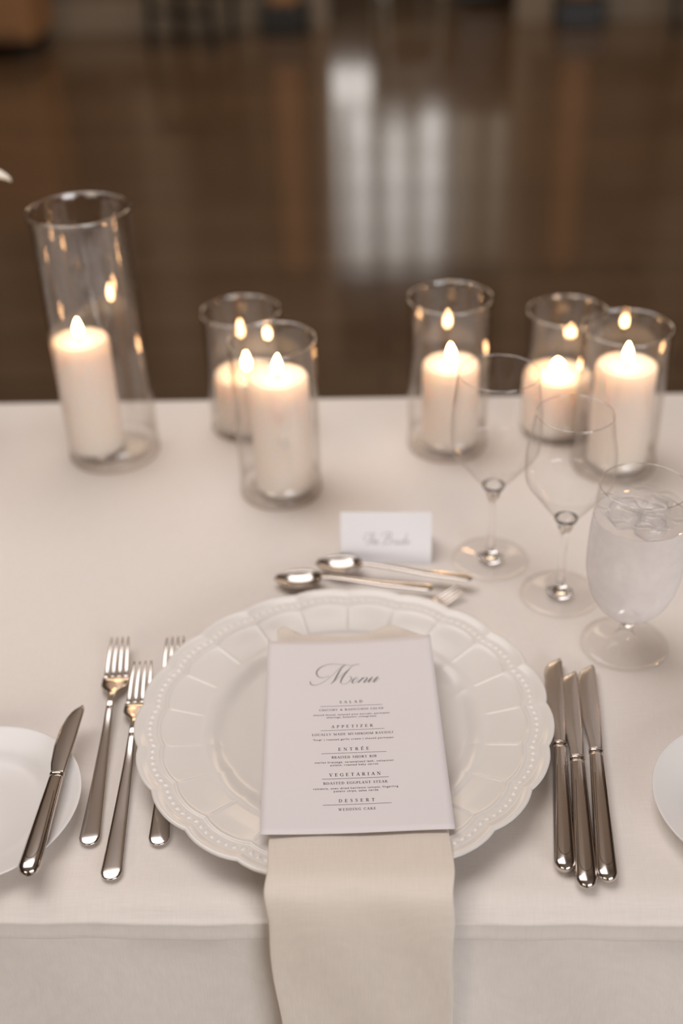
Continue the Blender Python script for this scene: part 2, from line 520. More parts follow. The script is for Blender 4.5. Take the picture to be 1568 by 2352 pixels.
def cloth():
    prof = []                                   # (y, z, fold amount) from the front hem over the top to the back hem
    for i in range(22):
        f = i / 21; prof.append((0.5250 - 0.03 * (1 - f) ** 1.3, 0.06 + (0.7145 - 0.06) * f, (1 - f) ** 0.7))
    prof += [(0.5240, 0.7175, 0), (0.5214, 0.7182, 0), (0.5205, 0.7200, 0), (0.5205, 0.7250, 0), (0.5207, 0.7320, 0),
             (0.5200, 0.7352, 0), (0.5197, 0.7366, 0), (0.5203, 0.7380, 0), (0.5218, 0.7388, 0), (0.5236, 0.7402, 0), (0.5262, 0.7432, 0), (0.5300, 0.7464, 0),
             (0.5350, 0.7486, 0), (0.5410, 0.7497, 0), (0.5480, T, 0)]
    for i in range(1, 40): prof.append((0.548 + (1.285 - 0.548) * i / 39, T, 0))
    prof += [(1.293, 0.7492, 0), (1.299, 0.7465, 0), (1.3025, 0.742, 0), (1.304, 0.73, 0)]
    for i in range(1, 14): prof.append((1.305 + 0.02 * i / 13, 0.73 - 0.67 * i / 13, (i / 13) ** 0.7))
    nx = 400; V, F = [], []
    x0, x1 = TX0 - 0.01, TX1 + 0.01
    for i in range(nx + 1):
        x = x0 + (x1 - x0) * i / nx
        wave = 0.014 * math.sin(x * 13 + 0.7) + 0.009 * math.sin(x * 29 + 2.0) + 0.005 * math.sin(x * 47)
        seam = 0.0007 * math.sin(x * 21 + 1) + 0.0007 * math.sin(x * 55 + 0.4) + 0.0004 * math.sin(x * 110)
        for y, z, f in prof:
            sgn = -1 if y < 0.9 else 1
            dz = seam if 0.716 < z < 0.7415 and y < 0.9 else 0
            under = 0.0022 * math.sin(x * 34 + z * 18) * max(0, 1 - abs(z - 0.66) / 0.08) if y < 0.9 and z < 0.715 else 0
            yf = 0.0095 * max(0, min(1, (0.60 - y) / 0.05))
            V.append((x, y + yf + sgn * wave * f * 0.9 + under, z + dz))
    m = len(prof)
    for i in range(nx):
        for j in range(m - 1):
            a = i * m + j; F.append((a, a + m, a + m + 1, a + 1))
    # end drops
    for ex, s in ((x0, -1), (x1, 1)):
        base = len(V)
        ny, nz = 60, 16
        for j in range(ny + 1):
            y = 0.532 + (1.304 - 0.532) * j / ny
            for k in range(nz + 1):
                g = k / nz
                V.append((ex + s * (0.004 * min(1, g * 12) + (0.02 + 0.014 * math.sin(y * 25)) * g ** 0.9), y, T - 0.0006 - 0.69 * g))
        for j in range(ny):
            for k in range(nz):
                a = base + j * (nz + 1) + k; F.append((a, a + 1, a + nz + 2, a + nz + 1))
    o = obj('tablecloth', V, F, 'cloth')
    md = o.modifiers.new('thickness', 'SOLIDIFY'); md.thickness = 0.0006; md.offset = -1
    return tag(o, 'ivory tablecloth with a stitched hem line along its front edge, covering the whole table', 'tablecloth')
cloth()

# ------------------------------------------------------------------ charger plate
PC = (-0.0365, 0.7042)
def lobes(a, N=21, ph=math.radians(4.3)):
    t_ = ((a - ph) / (2 * PI) * N) % 1.0
    return 1 - abs(2 * t_ - 1) ** 2.2, t_                     # 0 at the notch, 1 at mid lobe
def charger():
    n = 1470
    # (radius, height) of the upper face then the underside
    top = [(0, .0062), (.03, .0062), (.06, .0062), (.085, .0063), (.092, .0066), (.097, .0074), (.101, .0090), (.1045, .0110), (.108, .0126), (.1115, .0135), (.1135, .0139), (.1150, .0138), (.117, .0138)]
    top += [(.117 + .026 * i / 16, .0138 + .0055 * i / 16) for i in range(1, 17)]
    top += [(.1440, .0197), (.1447, .0204), (.1454, .0208), (.1461, .0208), (.1468, .0203), (.1476, .0199)]
    top += [(.1476 + .0085 * i / 16, .0199 + .0012 * i / 16) for i in range(1, 17)]
    top += [(.1570, .0213), (.1577, .0217), (.1590, .0222), (.1605, .0228), (.1622, .0234), (.1636, .0235), (.1648, .0231), (.1654, .0223), (.1652, .0213), (.1640, .0204)]
    bot = [(.158, .0185), (.150, .0170), (.140, .0152), (.125, .0112), (.112, .0088), (.102, .0045), (.095, .0015), (.092, 0), (.088, 0), (.086, .002), (.05, .0025), (0, .0025)]
    prof = top + bot
    V, F, rings = [], [], []
    for idx, (r, z) in enumerate(prof):
        if r == 0:
            rings.append([len(V)]); V.append((0, 0, z)); continue
        rings.append(list(range(len(V), len(V) + n)))
        up_ = idx < len(top)
        for k in range(n):
            a = 2 * PI * k / n
            s, tl = lobes(a)
            g = max(0.0, min(1.0, (r - .132) / .013))
            rr = r + (0.0034 * s - 0.0002) * g
            if .095 < r < .116: rr += 0.0012 * (s - .5) * (1 - abs(r - .107) / .012)
            zz = z
            if up_ and .1478 < r < .1560:                    # row of moulded beads
                arc = ((k / n * 147) % 1.0 - 0.5) * 2 * PI * .152 / 147
                d = math.hypot(arc, r - .1520)
                if d < .0021: zz += 0.0007 * math.sqrt(1 - (d / .0021) ** 2)
            if up_ and .115 < r < .1425:                     # raised rib running in from every notch
                t2 = min(tl, 1 - tl) / 21 * 2 * PI * r
                e = min(1, (r - .115) / .003, (.1425 - r) / .003)
                zz += 0.0004 * max(0, e) * math.exp(-(t2 / .0011) ** 2)
            V.append((rr * math.cos(a), rr * math.sin(a), zz))
    for A, B in zip(rings, rings[1:]):
        for k in range(n):
            k2 = (k + 1) % n
            if len(A) == 1: F.append((A[0], B[k], B[k2]))
            elif len(B) == 1: F.append((A[k], B[0], A[k2]))
            else: F.append((A[k], B[k], B[k2], A[k2]))
    o = obj('charger_plate', V, F, 'porcelain', loc=(PC[0], PC[1], T + 0.0004))
    tag(o, 'large ivory charger plate with a scalloped beaded rim in the middle of the setting', 'plate')
charger()

def bread_plate(x, y, r, lb):
    s = r / .08
    p = [(0, .004), (.03, .004), (.046, .0042), (.051, .0055), (.056, .0085), (.062, .0112), (.070, .0135), (.077, .0155), (.0792, .0163), (.0800, .0160), (.0796, .0150),
         (.074, .0128), (.062, .0085), (.054, .0045), (.049, .0008), (.047, 0), (.044, 0), (.043, .0015), (0, .0018)]
    o = obj('bread_plate', *lathe([(a * s, b) for a, b in p], 128), 'china', loc=(x, y, T + 0.0004))
    tag(o, lb, 'plate', 'plain white bread plates')
bread_plate(-0.3145, 0.6186, 0.0802, 'plain round white bread plate at the left edge, under a butter knife')
bread_plate(0.2755, 0.6201, 0.0790, 'plain round white bread plate at the right edge, with nothing on it')

# ------------------------------------------------------------------ napkin
def napkin():
    path = [(.8080, .7735), (.7980, .7738), (.7850, .7725), (.7600, .7680), (.7200, .7640), (.6600, .7622), (.6200, .7635), (.5950, .7680), (.5780, .7725), (.5600, .7760), (.5440, .7780),
            (.5345, .7780), (.5280, .7752), (.5230, .7695), (.5195, .7600), (.5172, .7480), (.5158, .7330), (.5150, .7100), (.5145, .68), (.514, .64), (.5135, .60), (.513, .56), (.512, .52), (.511, .48), (.510, .45)]
    path = catmull(path, 4)
    # arc length for the layout
    hw0, th = 0.0635, 0.0016
    V, F = [], []
    nW = 40
    cs = []                                                    # cross-section: two folded layers stacked
    for i in range(nW + 1): cs.append((-1 + 2 * i / nW, 1.0))
    cs += [(1.008, .85), (1.012, .6), (1.006, .25), (.990, .02), (1.004, -.2), (1.006, -.6), (.998, -.9)]
    for i in range(nW + 1): cs.append((.985 - 1.97 * i / nW, -1.0))
    cs += [(-1.006, -.9), (-1.02, -.6), (-1.018, -.2), (-1.0, .02), (-1.006, .25), (-1.012, .6), (-1.008, .85)]
    n = len(cs)
    L = len(path)
    for i, (y, z) in enumerate(path):
        y0, z0 = path[max(i - 1, 0)]; y1, z1 = path[min(i + 1, L - 1)]
        ty, tz = y1 - y0, z1 - z0; ln = math.hypot(ty, tz); ty /= ln; tz /= ln
        ny, nz = (tz, -ty) if True else (0, 0)
        if ny * 0 + nz < 0 and z > .76: ny, nz = -ny, -nz
        if z <= .76 and ny > 0: ny, nz = -ny, -nz
        hang = max(0, min(1, (.765 - z) / .2))
        hw = hw0 * (1 + 0.006 * math.sin(z * 60 + y * 20) - .05 * hang)
        xc = -0.0210 + 0.004 * hang + 0.0008 * math.sin(i * .35) - 0.05 * max(0, y - .57)
        for (c, h) in cs:
            x = xc + c * hw
            tk = th * max(.15, min(1, (.810 - y) / .010))
            xr = c
            back = max(0, min(1, (y - .775) / .03))
            bump = math.exp(-((xr + .92) / .16) ** 2) + math.exp(-((xr - .55) / .26) ** 2)
            lift = 0.0030 * back * bump
            dy = 0.010 * back * (bump - .6)
            wav = 0.0010 * math.sin(xr * 5 + z * 30) * (1 if z < .775 else .3) + 0.0016 * math.sin(xr * 2.6 - z * 14 + 1) * hang
            V.append((x, y + ny * (h * tk + wav) + dy, z + nz * (h * tk + wav * .4) + lift))
    for i in range(L - 1):
        for k in range(n):
            k2 = (k + 1) % n
            F.append((i * n + k, i * n + k2, (i + 1) * n + k2, (i + 1) * n + k))
    F.append(tuple(range(n))); F.append(tuple(range((L - 1) * n, L * n))[::-1])
    o = obj('napkin', V, F, 'napkin')
    tag(o, 'long folded cream napkin under the menu card, hanging over the table edge', 'napkin')
napkin()

# ------------------------------------------------------------------ printed cards and lettering
def ribbon(pts):
    """flat stroke with a width at each point -> verts, faces in the plane (mm)"""
    V, F = [], []
    n = len(pts)
    for i, (x, y, wd) in enumerate(pts):
        x0, y0 = pts[max(i - 1, 0)][:2]; x1, y1 = pts[min(i + 1, n - 1)][:2]
        dx, dy = x1 - x0, y1 - y0; l = math.hypot(dx, dy) or 1
        V += [(x - dy / l * wd / 2, y + dx / l * wd / 2), (x + dy / l * wd / 2, y - dx / l * wd / 2)]
    for i in range(n - 1): F.append((2 * i, 2 * i + 1, 2 * i + 3, 2 * i + 2))
    return V, F

TK, TN = 0.165, 0.055                                          # thick and thin stroke of the roman capitals
def arc(cx, cy, rx, ry, a0, a1, n=14, top=TK, low=TN):
    out = []
    for i in range(n + 1):
        a = math.radians(a0 + (a1 - a0) * i / n)
        out.append((cx + rx * math.cos(a), cy + ry * math.sin(a), low + (top - low) * abs(math.cos(a)) ** 1.5))
    return out
def ln(x0, y0, x1, y1, wd): return [(x0, y0, wd), (x1, y1, wd)]
def stem(x, y0=0, y1=1, s=.13, bot=True, topb=True):
    r = [ln(x, y0, x, y1, TK)]
    if bot: r.append(ln(x - s - TK / 2, y0 + .02, x + s + TK / 2, y0 + .02, .045))
    if topb: r.append(ln(x - s - TK / 2, y1 - .02, x + s + TK / 2, y1 - .02, .045))
    return r
def foot(x, y): return [ln(x - .15, y, x + .15, y, .045)]
G = {
 'A': (.86, [ln(.10, 0, .42, 1, TN), ln(.43, 1, .76, 0, TK), ln(.22, .35, .62, .35, TN)] + foot(.10, .02) + foot(.76, .02)),
 'B': (.74, stem(.2) + [ln(.2, .975, .42, .975, TN), arc(.42, .76, .2, .215, 90, -90), ln(.2, .53, .44, .53, TN), arc(.44, .275, .23, .255, 90, -90), ln(.2, .02, .44, .02, TN)]),
 'C': (.84, [arc(.47, .5, .38, .48, 42, 318, 24), ln(.76, .98, .76, .72, TN), ln(.76, .26, .76, .05, TN)]),
 'D': (.90, stem(.2) + [ln(.2, .975, .42, .975, TN), arc(.42, .5, .38, .475, 90, -90, 20), ln(.2, .02, .42, .02, TN)]),
 'E': (.74, stem(.2) + [ln(.2, .975, .64, .975, TN), ln(.64, 1, .64, .76, TN), ln(.2, .52, .54, .52, TN), ln(.54, .62, .54, .42, TN), ln(.2, .02, .66, .02, TN), ln(.66, 0, .66, .25, TN)]),
 'G': (.90, [arc(.47, .5, .38, .48, 42, 318, 24), ln(.76, .98, .76, .72, TN), ln(.76, .06, .76, .42, TK), ln(.6, .42, .9, .42, .045)]),
 'H': (.98, stem(.2) + stem(.78) + [ln(.2, .5, .78, .5, TN)]),
 'I': (.42, stem(.21)),
 'K': (.86, stem(.2) + [ln(.26, .42, .68, .98, TN), ln(.38, .56, .76, 0, TK)] + foot(.70, .98) + foot(.77, .02)),
 'L': (.70, stem(.2) + [ln(.2, .02, .62, .02, TN), ln(.62, 0, .62, .28, TN)]),
 'M': (1.12, [ln(.16, 0, .16, 1, TN), ln(.16, 1, .54, .02, TK), ln(.54, .02, .92, 1, TN), ln(.94, 0, .94, 1, TK)] + foot(.16, .02) + foot(.94, .02) + foot(.12, .98) + foot(.98, .98)),
 'N': (.92, [ln(.16, 0, .16, 1, TN), ln(.16, .98, .78, .02, TK), ln(.78, 0, .78, 1, TN)] + foot(.16, .02) + foot(.10, .98) + foot(.78, .98)),
 'O': (.92, [arc(.46, .5, .38, .48, 0, 360, 30)]),
 'P': (.70, stem(.2) + [ln(.2, .975, .40, .975, TN), arc(.40, .72, .22, .255, 90, -90), ln(.2, .465, .40, .465, TN)]),
 'R': (.82, stem(.2) + [ln(.2, .975, .40, .975, TN), arc(.40, .73, .21, .245, 90, -90), ln(.2, .485, .40, .485, TN), ln(.40, .48, .72, .02, TK)] + foot(.76, .02)),
 'S': (.64, [[(.52, .80, TN), (.47, .92, .07), (.32, .975, TN), (.17, .92, .09), (.12, .78, .14), (.18, .64, .15), (.34, .53, TK), (.48, .40, .15), (.54, .25, .14), (.48, .10, .09), (.32, .02, TN), (.16, .08, .06), (.10, .22, TN)],
            ln(.52, .98, .52, .74, TN), ln(.10, 0, .10, .28, TN)]),
 'T': (.80, stem(.4, topb=False) + [ln(.08, .975, .72, .975, TN), ln(.08, 1, .08, .74, TN), ln(.72, 1, .72, .74, TN)]),
 'U': (.92, [[(.2, 1, TK), (.2, .35, TK), (.25, .14, .13), (.36, .03, .07), (.48, .02, TN), (.62, .05, TN), (.72, .18, TN), (.74, .35, TN), (.74, 1, TN)]] + foot(.2, .98) + foot(.74, .98)),
 'V': (.84, [ln(.12, 1, .42, 0, TK), ln(.44, 0, .72, 1, TN)] + foot(.12, .98) + foot(.73, .98)),
 'W': (1.2, [ln(.12, 1, .38, 0, TK), ln(.40, 0, .62, 1, TN), ln(.56, 1, .82, 0, TK), ln(.84, 0, 1.08, 1, TN)] + foot(.12, .98) + foot(.58, .98) + foot(1.08, .98)),
 'Y': (.82, [ln(.10, 1, .40, .46, TK), ln(.42, .46, .70, 1, TN), ln(.41, .5, .41, 0, TK)] + foot(.10, .98) + foot(.70, .98) + foot(.41, .02)),
 'Z': (.74, [ln(.1, .975, .64, .975, TN), ln(.62, .98, .12, .02, TK), ln(.1, .02, .66, .02, TN), ln(.1, 1, .1, .76, TN), ln(.66, 0, .66, .25, TN)]),
 '&': (.96, [[(.86, .50, TN), (.70, .20, .09), (.50, .03, .10), (.28, .02, .09), (.12, .22, .14), (.18, .42, .10), (.38, .58, TN), (.54, .76, .09), (.48, .93, .08), (.36, .98, TN), (.25, .88, .1), (.28, .70, .12), (.50, .38, TK), (.80, .03, TK)], ln(.7, .5, .95, .5, .045)]),
 ' ': (.42, []),
}
G['\u00c9'] = (G['E'][0], G['E'][1] + [ln(.36, 1.10, .56, 1.30, .1)])

def serif_line(text, x0, x1, yb, h):
    """roman capitals fitted between x0 and x1 (mm)"""
    wd = sum(G[c][0] for c in text)
    fit = x1 - x0
    sc_ = h * (1.0)
    glyph = wd * sc_
    # letter widths follow the height; what is left goes between the letters, else the letters are narrowed
    if glyph > fit: sx, gap = fit / wd, 0
    else: sx, gap = sc_, (fit - glyph) / max(1, len(text) - 1)
    x = x0; parts = []
    for c in text:
        for st in G[c][1]:
            V, F = ribbon(st)
            parts.append(([(x + a * sx, yb + b * h) for a, b in V], F))
        x += G[c][0] * sx + gap
    return join(*parts)

def sans_line(text, x0, x1, yb, h=1.55):
    cu = bpy.data.curves.new('line', 'FONT')
    cu.body = text; cu.size = 1.0; cu.resolution_u = 2; cu.space_character = 1.12
    o = bpy.data.objects.new('line', cu); COL.objects.link(o)
    dg = bpy.context.evaluated_depsgraph_get()
    me = o.evaluated_get(dg).to_mesh()
    V = [tuple(v.co[:2]) for v in me.vertices]; F = [tuple(p.vertices) for p in me.polygons]
    o.evaluated_get(dg).to_mesh_clear()
    bpy.data.objects.remove(o); bpy.data.curves.remove(cu)
    a = min(v[0] for v in V); b = max(v[0] for v in V)
    s = (x1 - x0) / (b - a)
    return [(x0 + (v[0] - a) * s, yb + v[1] * h / 0.53) for v in V], F

CW, CH = 139.7, 208.0
def card_z(u, v):
    """height of the menu card in mm above its base plane: the middle sags, corners lift"""
    a = (u / CW - .5) * 2; b = v / CH
    return 2.6 * a * a * (0.5 + 0.9 * (b - .45) ** 2 * 2) - 2.0 * (a > 0) * a ** 3 * (1 - b) + 6.0 * b
def on_card(V, lift=0.12): return [(x / 1000, y / 1000, (card_z(x, y) + lift) / 1000) for x, y in V]

def menu():
    t = thing('menu_card', 'white printed menu card lying on the napkin across the charger plate', 'menu', (0, 0, 0))
    a = math.radians(2.8)
    # local origin = lower left corner; the centre is placed at the middle of the plate
    cx, cy = -0.0280, 0.6808
    t.rotation_euler = (0, 0, a)
    off = Matrix.Rotation(a, 3, 'Z') @ Vector((CW / 2000, CH / 2000, 0))
    t.location = (cx - off.x, cy - off.y, 0.7768)
    nx, ny = 28, 36
    V, F = [], []
    for lay in (0, -0.35):
        for j in range(ny + 1):
            for i in range(nx + 1):
                x, y = CW * i / nx, CH * j / ny
                V.append((x / 1000, y / 1000, (card_z(x, y) + lay) / 1000))
    N = (nx + 1) * (ny + 1)
    for j in range(ny):
        for i in range(nx):
            q = j * (nx + 1) + i
            F.append((q, q + 1, q + nx + 2, q + nx + 1)); F.append((q + N, q + nx + 1 + N, q + nx + 2 + N, q + 1 + N))
    edge = [i for i in range(nx + 1)] + [j * (nx + 1) + nx for j in range(1, ny + 1)] + [ny * (nx + 1) + i for i in range(nx - 1, -1, -1)] + [j * (nx + 1) for j in range(ny - 1, 0, -1)]
    for p, q in zip(edge, edge[1:] + edge[:1]): F.append((p, p + N, q + N, q))
    obj('card', V, F, 'paper', t)
    S = [[(51.83, 170.63, 0.21), (49.51, 169.12, 0.25), (46.19, 168.27, 0.33), (43.32, 169.61, 0.58), (41.8, 172.48, 0.83), (41.7, 175.65, 0.91), (43.09, 179.11, 0.83), (46.08, 182.22, 0.58), (49.88, 184.35, 0.41), (54.93, 185.36, 0.29), (59.93, 184.71, 0.25), (65.75, 183.77, 0.21), (71.97, 182.44, 0.17)],
         [(36.54, 164.48, 0.33), (36.26, 162.3, 0.66), (37.38, 160.1, 0.66), (39.83, 159.29, 0.41), (43.55, 160.55, 0.25), (48.15, 163.84, 0.25), (52.82, 169.03, 0.21), (57.12, 174.58, 0.21), (60.58, 178.93, 0.21), (64.05, 182.98, 0.21), (66.18, 184.01, 0.21)],
         [(66.18, 184.01, 0.21), (63.14, 180.77, 0.58), (60.91, 176.37, 0.91), (58.66, 170.75, 1.07), (56.43, 165.17, 0.83), (54.69, 162.1, 0.58), (53.0, 160.41, 0.25)],
         [(53.42, 160.89, 0.17), (58.53, 166.36, 0.17), (63.25, 171.88, 0.17), (68.01, 177.13, 0.21), (70.65, 180.88, 0.25), (73.24, 183.04, 0.33), (77.46, 184.01, 0.33)],
         [(70.66, 181.19, 0.25), (68.0, 176.81, 0.66), (65.35, 172.45, 0.91), (62.9, 167.49, 1.07), (61.51, 163.15, 0.83), (61.84, 160.66, 0.33), (63.66, 159.68, 0.21), (66.56, 160.52, 0.21), (69.14, 163.56, 0.41), (70.41, 166.34, 0.66), (69.75, 168.55, 0.33), (68.1, 168.59, 0.17)],
         [(71.62, 163.8, 0.17), (73.75, 165.3, 0.17), (75.45, 166.63, 0.21), (75.08, 167.46, 0.21), (73.61, 166.87, 0.33), (71.42, 163.81, 0.91), (70.91, 161.33, 0.91), (71.9, 160.38, 0.33), (74.01, 161.87, 0.17), (76.6, 164.6, 0.17)],
         [(80.42, 166.99, 0.74), (77.79, 163.63, 0.99), (75.6, 160.58, 0.83)],
         [(76.49, 162.11, 0.17), (79.51, 165.14, 0.17), (82.07, 166.82, 0.21), (83.49, 166.41, 0.58), (82.33, 163.81, 0.99), (80.57, 161.37, 0.83), (80.94, 160.43, 0.25), (83.5, 162.54, 0.17), (86.11, 165.27, 0.17)],
         [(87.65, 167.1, 0.74), (85.62, 163.72, 0.99), (84.26, 161.27, 0.83), (84.84, 160.51, 0.25), (87.64, 163.04, 0.17), (90.67, 165.77, 0.17)],
         [(92.4, 167.16, 0.74), (90.14, 163.6, 0.99), (88.57, 161.15, 0.83), (89.35, 160.38, 0.25), (91.75, 162.93, 0.17), (93.52, 165.06, 0.17)]]
    kk = CH / 215.9
    parts = []
    for i, s in enumerate(S):
        V, F = ribbon([(x, y * kk, max(wd, .24) * 1.0) for x, y, wd in catmull(s, 7)])
        parts.append(([(p[0], p[1]) for p in V], F))
    V, F = join(*parts)
    obj('title_lettering', on_card(V), F, 'ink_script', t, False)['label'] = 'flowing script word Menu at the top of the card'
    rows = [('H', 'SALAD', 59.8, 78.5, 136.5, 2.9), ('R', '', 44.4, 94.1, 133.4, 0), ('D', 'CHICORY & RADICCHIO SALAD', 43.4, 94.8, 128.0, 2.1),
            ('T', 'shaved fennel, toasted pine kernels, parmesan', 38.6, 99.4, 122.5, 0), ('T', 'shavings, balsamic vinaigrette', 49.3, 88.8, 119.5, 0),
            ('H', 'APPETIZER', 52.8, 85.6, 108.2, 2.9), ('R', '', 44.4, 94.4, 105.6, 0), ('D', 'LOCALLY MADE MUSHROOM RAVIOLI', 37.5, 101.0, 99.9, 2.3),
            ('T', "'fungi' | roasted garlic cream | shaved parmesan", 38.2, 101.0, 94.5, 0),
            ('H', 'ENTR\u00c9E', 57.7, 81.5, 82.9, 3.0), ('R', '', 44.6, 94.7, 80.2, 0), ('D', 'BRAISED SHORT RIB', 52.4, 86.8, 74.7, 2.3),
            ('T', 'merlot brassage, caramelized leek, colcannon', 39.5, 99.6, 69.8, 0), ('T', 'potato, roasted baby carrot', 51.4, 87.8, 66.7, 0),
            ('H', 'VEGETARIAN', 50.4, 89.1, 55.9, 3.0), ('R', '', 44.9, 95.1, 53.4, 0), ('D', 'ROASTED EGGPLANT STEAK', 45.8, 93.9, 47.7, 2.3),
            ('T', 'romesco, oven dried heirloom tomato, fingerling', 38.3, 101.5, 42.7, 0), ('T', 'potato chips, salsa verde', 53.5, 86.5, 39.8, 0),
            ('H', 'DESSERT', 56.9, 83.5, 29.6, 2.9), ('R', '', 45.1, 95.7, 27.2, 0), ('D', 'WEDDING CAKE', 56.6, 84.0, 21.4, 2.2)]
    for k, s, x0, x1, yb, h in rows:
        yb *= kk
        if k == 'H': nm, (V, F), m = 'heading_lettering', serif_line(s, x0, x1, yb, h), 'ink'
        elif k == 'D': nm, (V, F), m = 'dish_lettering', serif_line(s, x0, x1, yb, h), 'ink'
        elif k == 'T': nm, (V, F), m = 'description_lettering', sans_line(s, x0, x1, yb, 1.35), 'ink'
        else:
            n = 24; V = []; F = []
            for i in range(n + 1):
                x = x0 + (x1 - x0) * i / n; V += [(x, yb - .16), (x, yb + .16)]
            for i in range(n): F.append((2 * i, 2 * i + 2, 2 * i + 3, 2 * i + 1))
            nm, m = 'printed_rule', 'ink_line'
        obj(nm, on_card(V), F, m, t, False)
menu()

def place_card():
    t = thing('place_card', 'small folded white place card with faint script, standing behind the spoons', 'place card', (-0.0007, 0.9420, T + .0006), math.radians(-1.2))
    wd, h, lean = .0895, .0450, .0235
    V = []; th = .0004
    for s in (-.5, .5):
        V += [(s * wd, 0, 0), (s * wd, lean, h), (s * wd, 2 * lean + .004, 0), (s * wd, 2 * lean + .004 - th * 1.05, 0), (s * wd, lean, h - th * 3), (s * wd, th * 1.05, 0)]
    F = [(0, 1, 7, 6), (1, 2, 8, 7), (2, 3, 9, 8), (3, 4, 10, 9), (4, 5, 11, 10), (5, 0, 6, 11), (0, 5, 4, 1), (1, 4, 3, 2), (6, 7, 10, 11), (7, 8, 9, 10)]
    obj('card', V, F, 'paper_cool', t, False)
    # script lettering: The Bride (units: mm, baseline 0)
    S = [[(0, 9, .3), (-2, 6.5, .6), (-1, 4, .5), (1.5, 4.5, .3)], [(-1.5, 9.5, .3), (2, 10.6, .5), (6, 10.2, .6), (9, 11.2, .3)], [(6.3, 10.2, .5), (4.6, 6, .9), (3, 1, .8), (1, -.4, .4), (-.4, .8, .3)],
         [(8.5, 10, .4), (7, 5.5, .7), (5.6, 0, .7)], [(5.8, 1.5, .3), (7.6, 4.2, .3), (8.8, 4.2, .7), (7.8, 1.2, .9), (8.4, 0, .5), (10, 1.5, .3)], [(10.2, 1.8, .3), (12, 3, .3), (11.8, 4.3, .3), (10.6, 3.4, .8), (10.2, 1, .8), (11.4, 0, .4), (13.5, 2, .3)],
         [(22, 10.6, .5), (20.2, 6, .9), (18, .6, .8), (16, -.4, .4), (14.8, .8, .3)], [(15.5, 7.5, .5), (15.8, 10, .4), (20, 11.6, .5), (25, 11, .8), (25, 8.4, .8), (21, 6.2, .4)], [(21, 6.2, .4), (25, 5.4, .8), (25, 2, .9), (21.6, 0, .5), (19.5, .8, .3)],
         [(27, 1, .3), (28.6, 4.4, .4), (30, 3.8, .6), (28.8, .8, .8), (30, 0, .4), (31.6, 2, .3)], [(33, 4, .8), (31.8, .8, .9), (33, 0, .4), (34.8, 2, .3)],
         [(38.4, 4, .5), (36, 3.6, .6), (35, 1, .8), (36.4, 0, .4), (38, 2.4, .4)], [(41.6, 10.8, .5), (39, 4.6, .9), (37.8, .8, .8), (39, 0, .4), (41, 2, .3)], [(41.2, 1.8, .3), (43, 3, .3), (42.8, 4.3, .3), (41.4, 3.4, .8), (41.2, 1, .8), (42.4, 0, .4), (45, 2.4, .3)]]
    sx = .98
    sl = math.hypot(lean, h)
    parts = []
    for s in S:
        V, F = ribbon(catmull([(x * sx, y, wd_ * 1.0) for x, y, wd_ in s], 5)); parts.append((V, F))
    V, F = join(*parts)
    W = []
    for x, y in V:
        d = (19.0 + y) / 1000
        W.append((-.0195 + x / 1000, d / sl * lean - .00015, d / sl * h))
    obj('name_lettering', W, F, 'ink_pale', t, False)['label'] = 'faint grey script words The Bride'
place_card()

# ------------------------------------------------------------------ cutlery (local y runs from the handle end to the tip)
def handle_sections(L, w0, w1, zt, t0=.0014, t1=.0014, pw=2.6):
    """rounded end at y=0, widest near the end, slim towards L; zt(y) centre height"""
    S = []
    for i in range(41):
        f = i / 40
        y = L * f
        if y < w0:                                             # round end
            q = math.sqrt(max(0, 1 - ((w0 - y) / w0) ** 2)); q = max(q, .12)
        else: q = 1
        g = min(1, max(0, (y - w0) / (L - w0)))
        hw = (w0 + (w1 - w0) * (g ** .85)) * q
        th = (t0 + (t1 - t0) * g) * (0.35 + .65 * q)
        S.append((0, y, zt(y), hw, th, th, pw))
    # denser samples at the end
    E_ = []
    for i in range(8):
        y = w0 * (1 - math.cos(PI / 2 * i / 8)) * .6
        q = max(.05, math.sqrt(max(0, 1 - ((w0 - y) / w0) ** 2)))
        E_.append((0, y, zt(y), w0 * q, t0 * (.3 + .7 * q), t0 * (.3 + .7 * q), pw))
    S = [s for s in S if s[1] > E_[-1][1] + .0004]
    return E_ + S

def fork(name, lb, loc, rz, L=.215, hw=.0116, k=1.0, z_end=.0026, tilt=0.0, group=None):
    t = thing(name, lb, 'fork', loc, rz, group)
    yn = L * .695                                              # neck
    ys = L * .745                                              # shoulders
    yt = L * .80                                               # slots begin
    ZT = catmull([(0, z_end), (.25, z_end + .0008), (.5, .0060), (.64, .0094), (.70, .0086), (.76, .0054), (.80, .0038), (.85, .0052), (.92, .0090), (1.0, .0120)], 10)
    def zt(y):
        f = y / L
        return interp(ZT, f)[0] * k
    obj('handle', *loft(handle_sections(L * .62, .0080 * k, .0029 * k, zt, .0017, .0015), 20), 'steel', t)
    S = []
    for y, w_ in [(L * .60, .0030), (L * .65, .0027), (L * .68, .0028), (yn, .0034), (L * .712, .0052), (L * .725, .0078), (L * .738, .0100), (L * .752, .0112), (L * .77, .0116), (L * .785, .0116), (L * .80, .0115), (L * .806, .0114)]:
        u = w_ / .0116 * hw if y > yn else w_ * k
        dish = 0
        S.append((0, y, zt(y), u, .0012 * k, .0012 * k, 3.0))
    hd = obj('head', *loft(S, 24), 'steel', t)
    for i in range(4):
        c = (i - 1.5) * hw * .5
        S = []
        for j in range(13):
            f = j / 12
            y = yt - .001 + (L - yt + .001) * f
            x = c * (1.0 - .16 * f)
            w_ = hw * (.185 - .075 * f) * (1 if f < .9 else (1.25 - f) / .35 * .8)
            S.append((x, y, zt(y), w_, .0011 * k * (1 - .35 * f), .0011 * k * (1 - .35 * f), 2.8))
        obj('tine', *loft(S, 12), 'steel', hd)
    if tilt: t.rotation_euler = (0, tilt, rz)
    return t

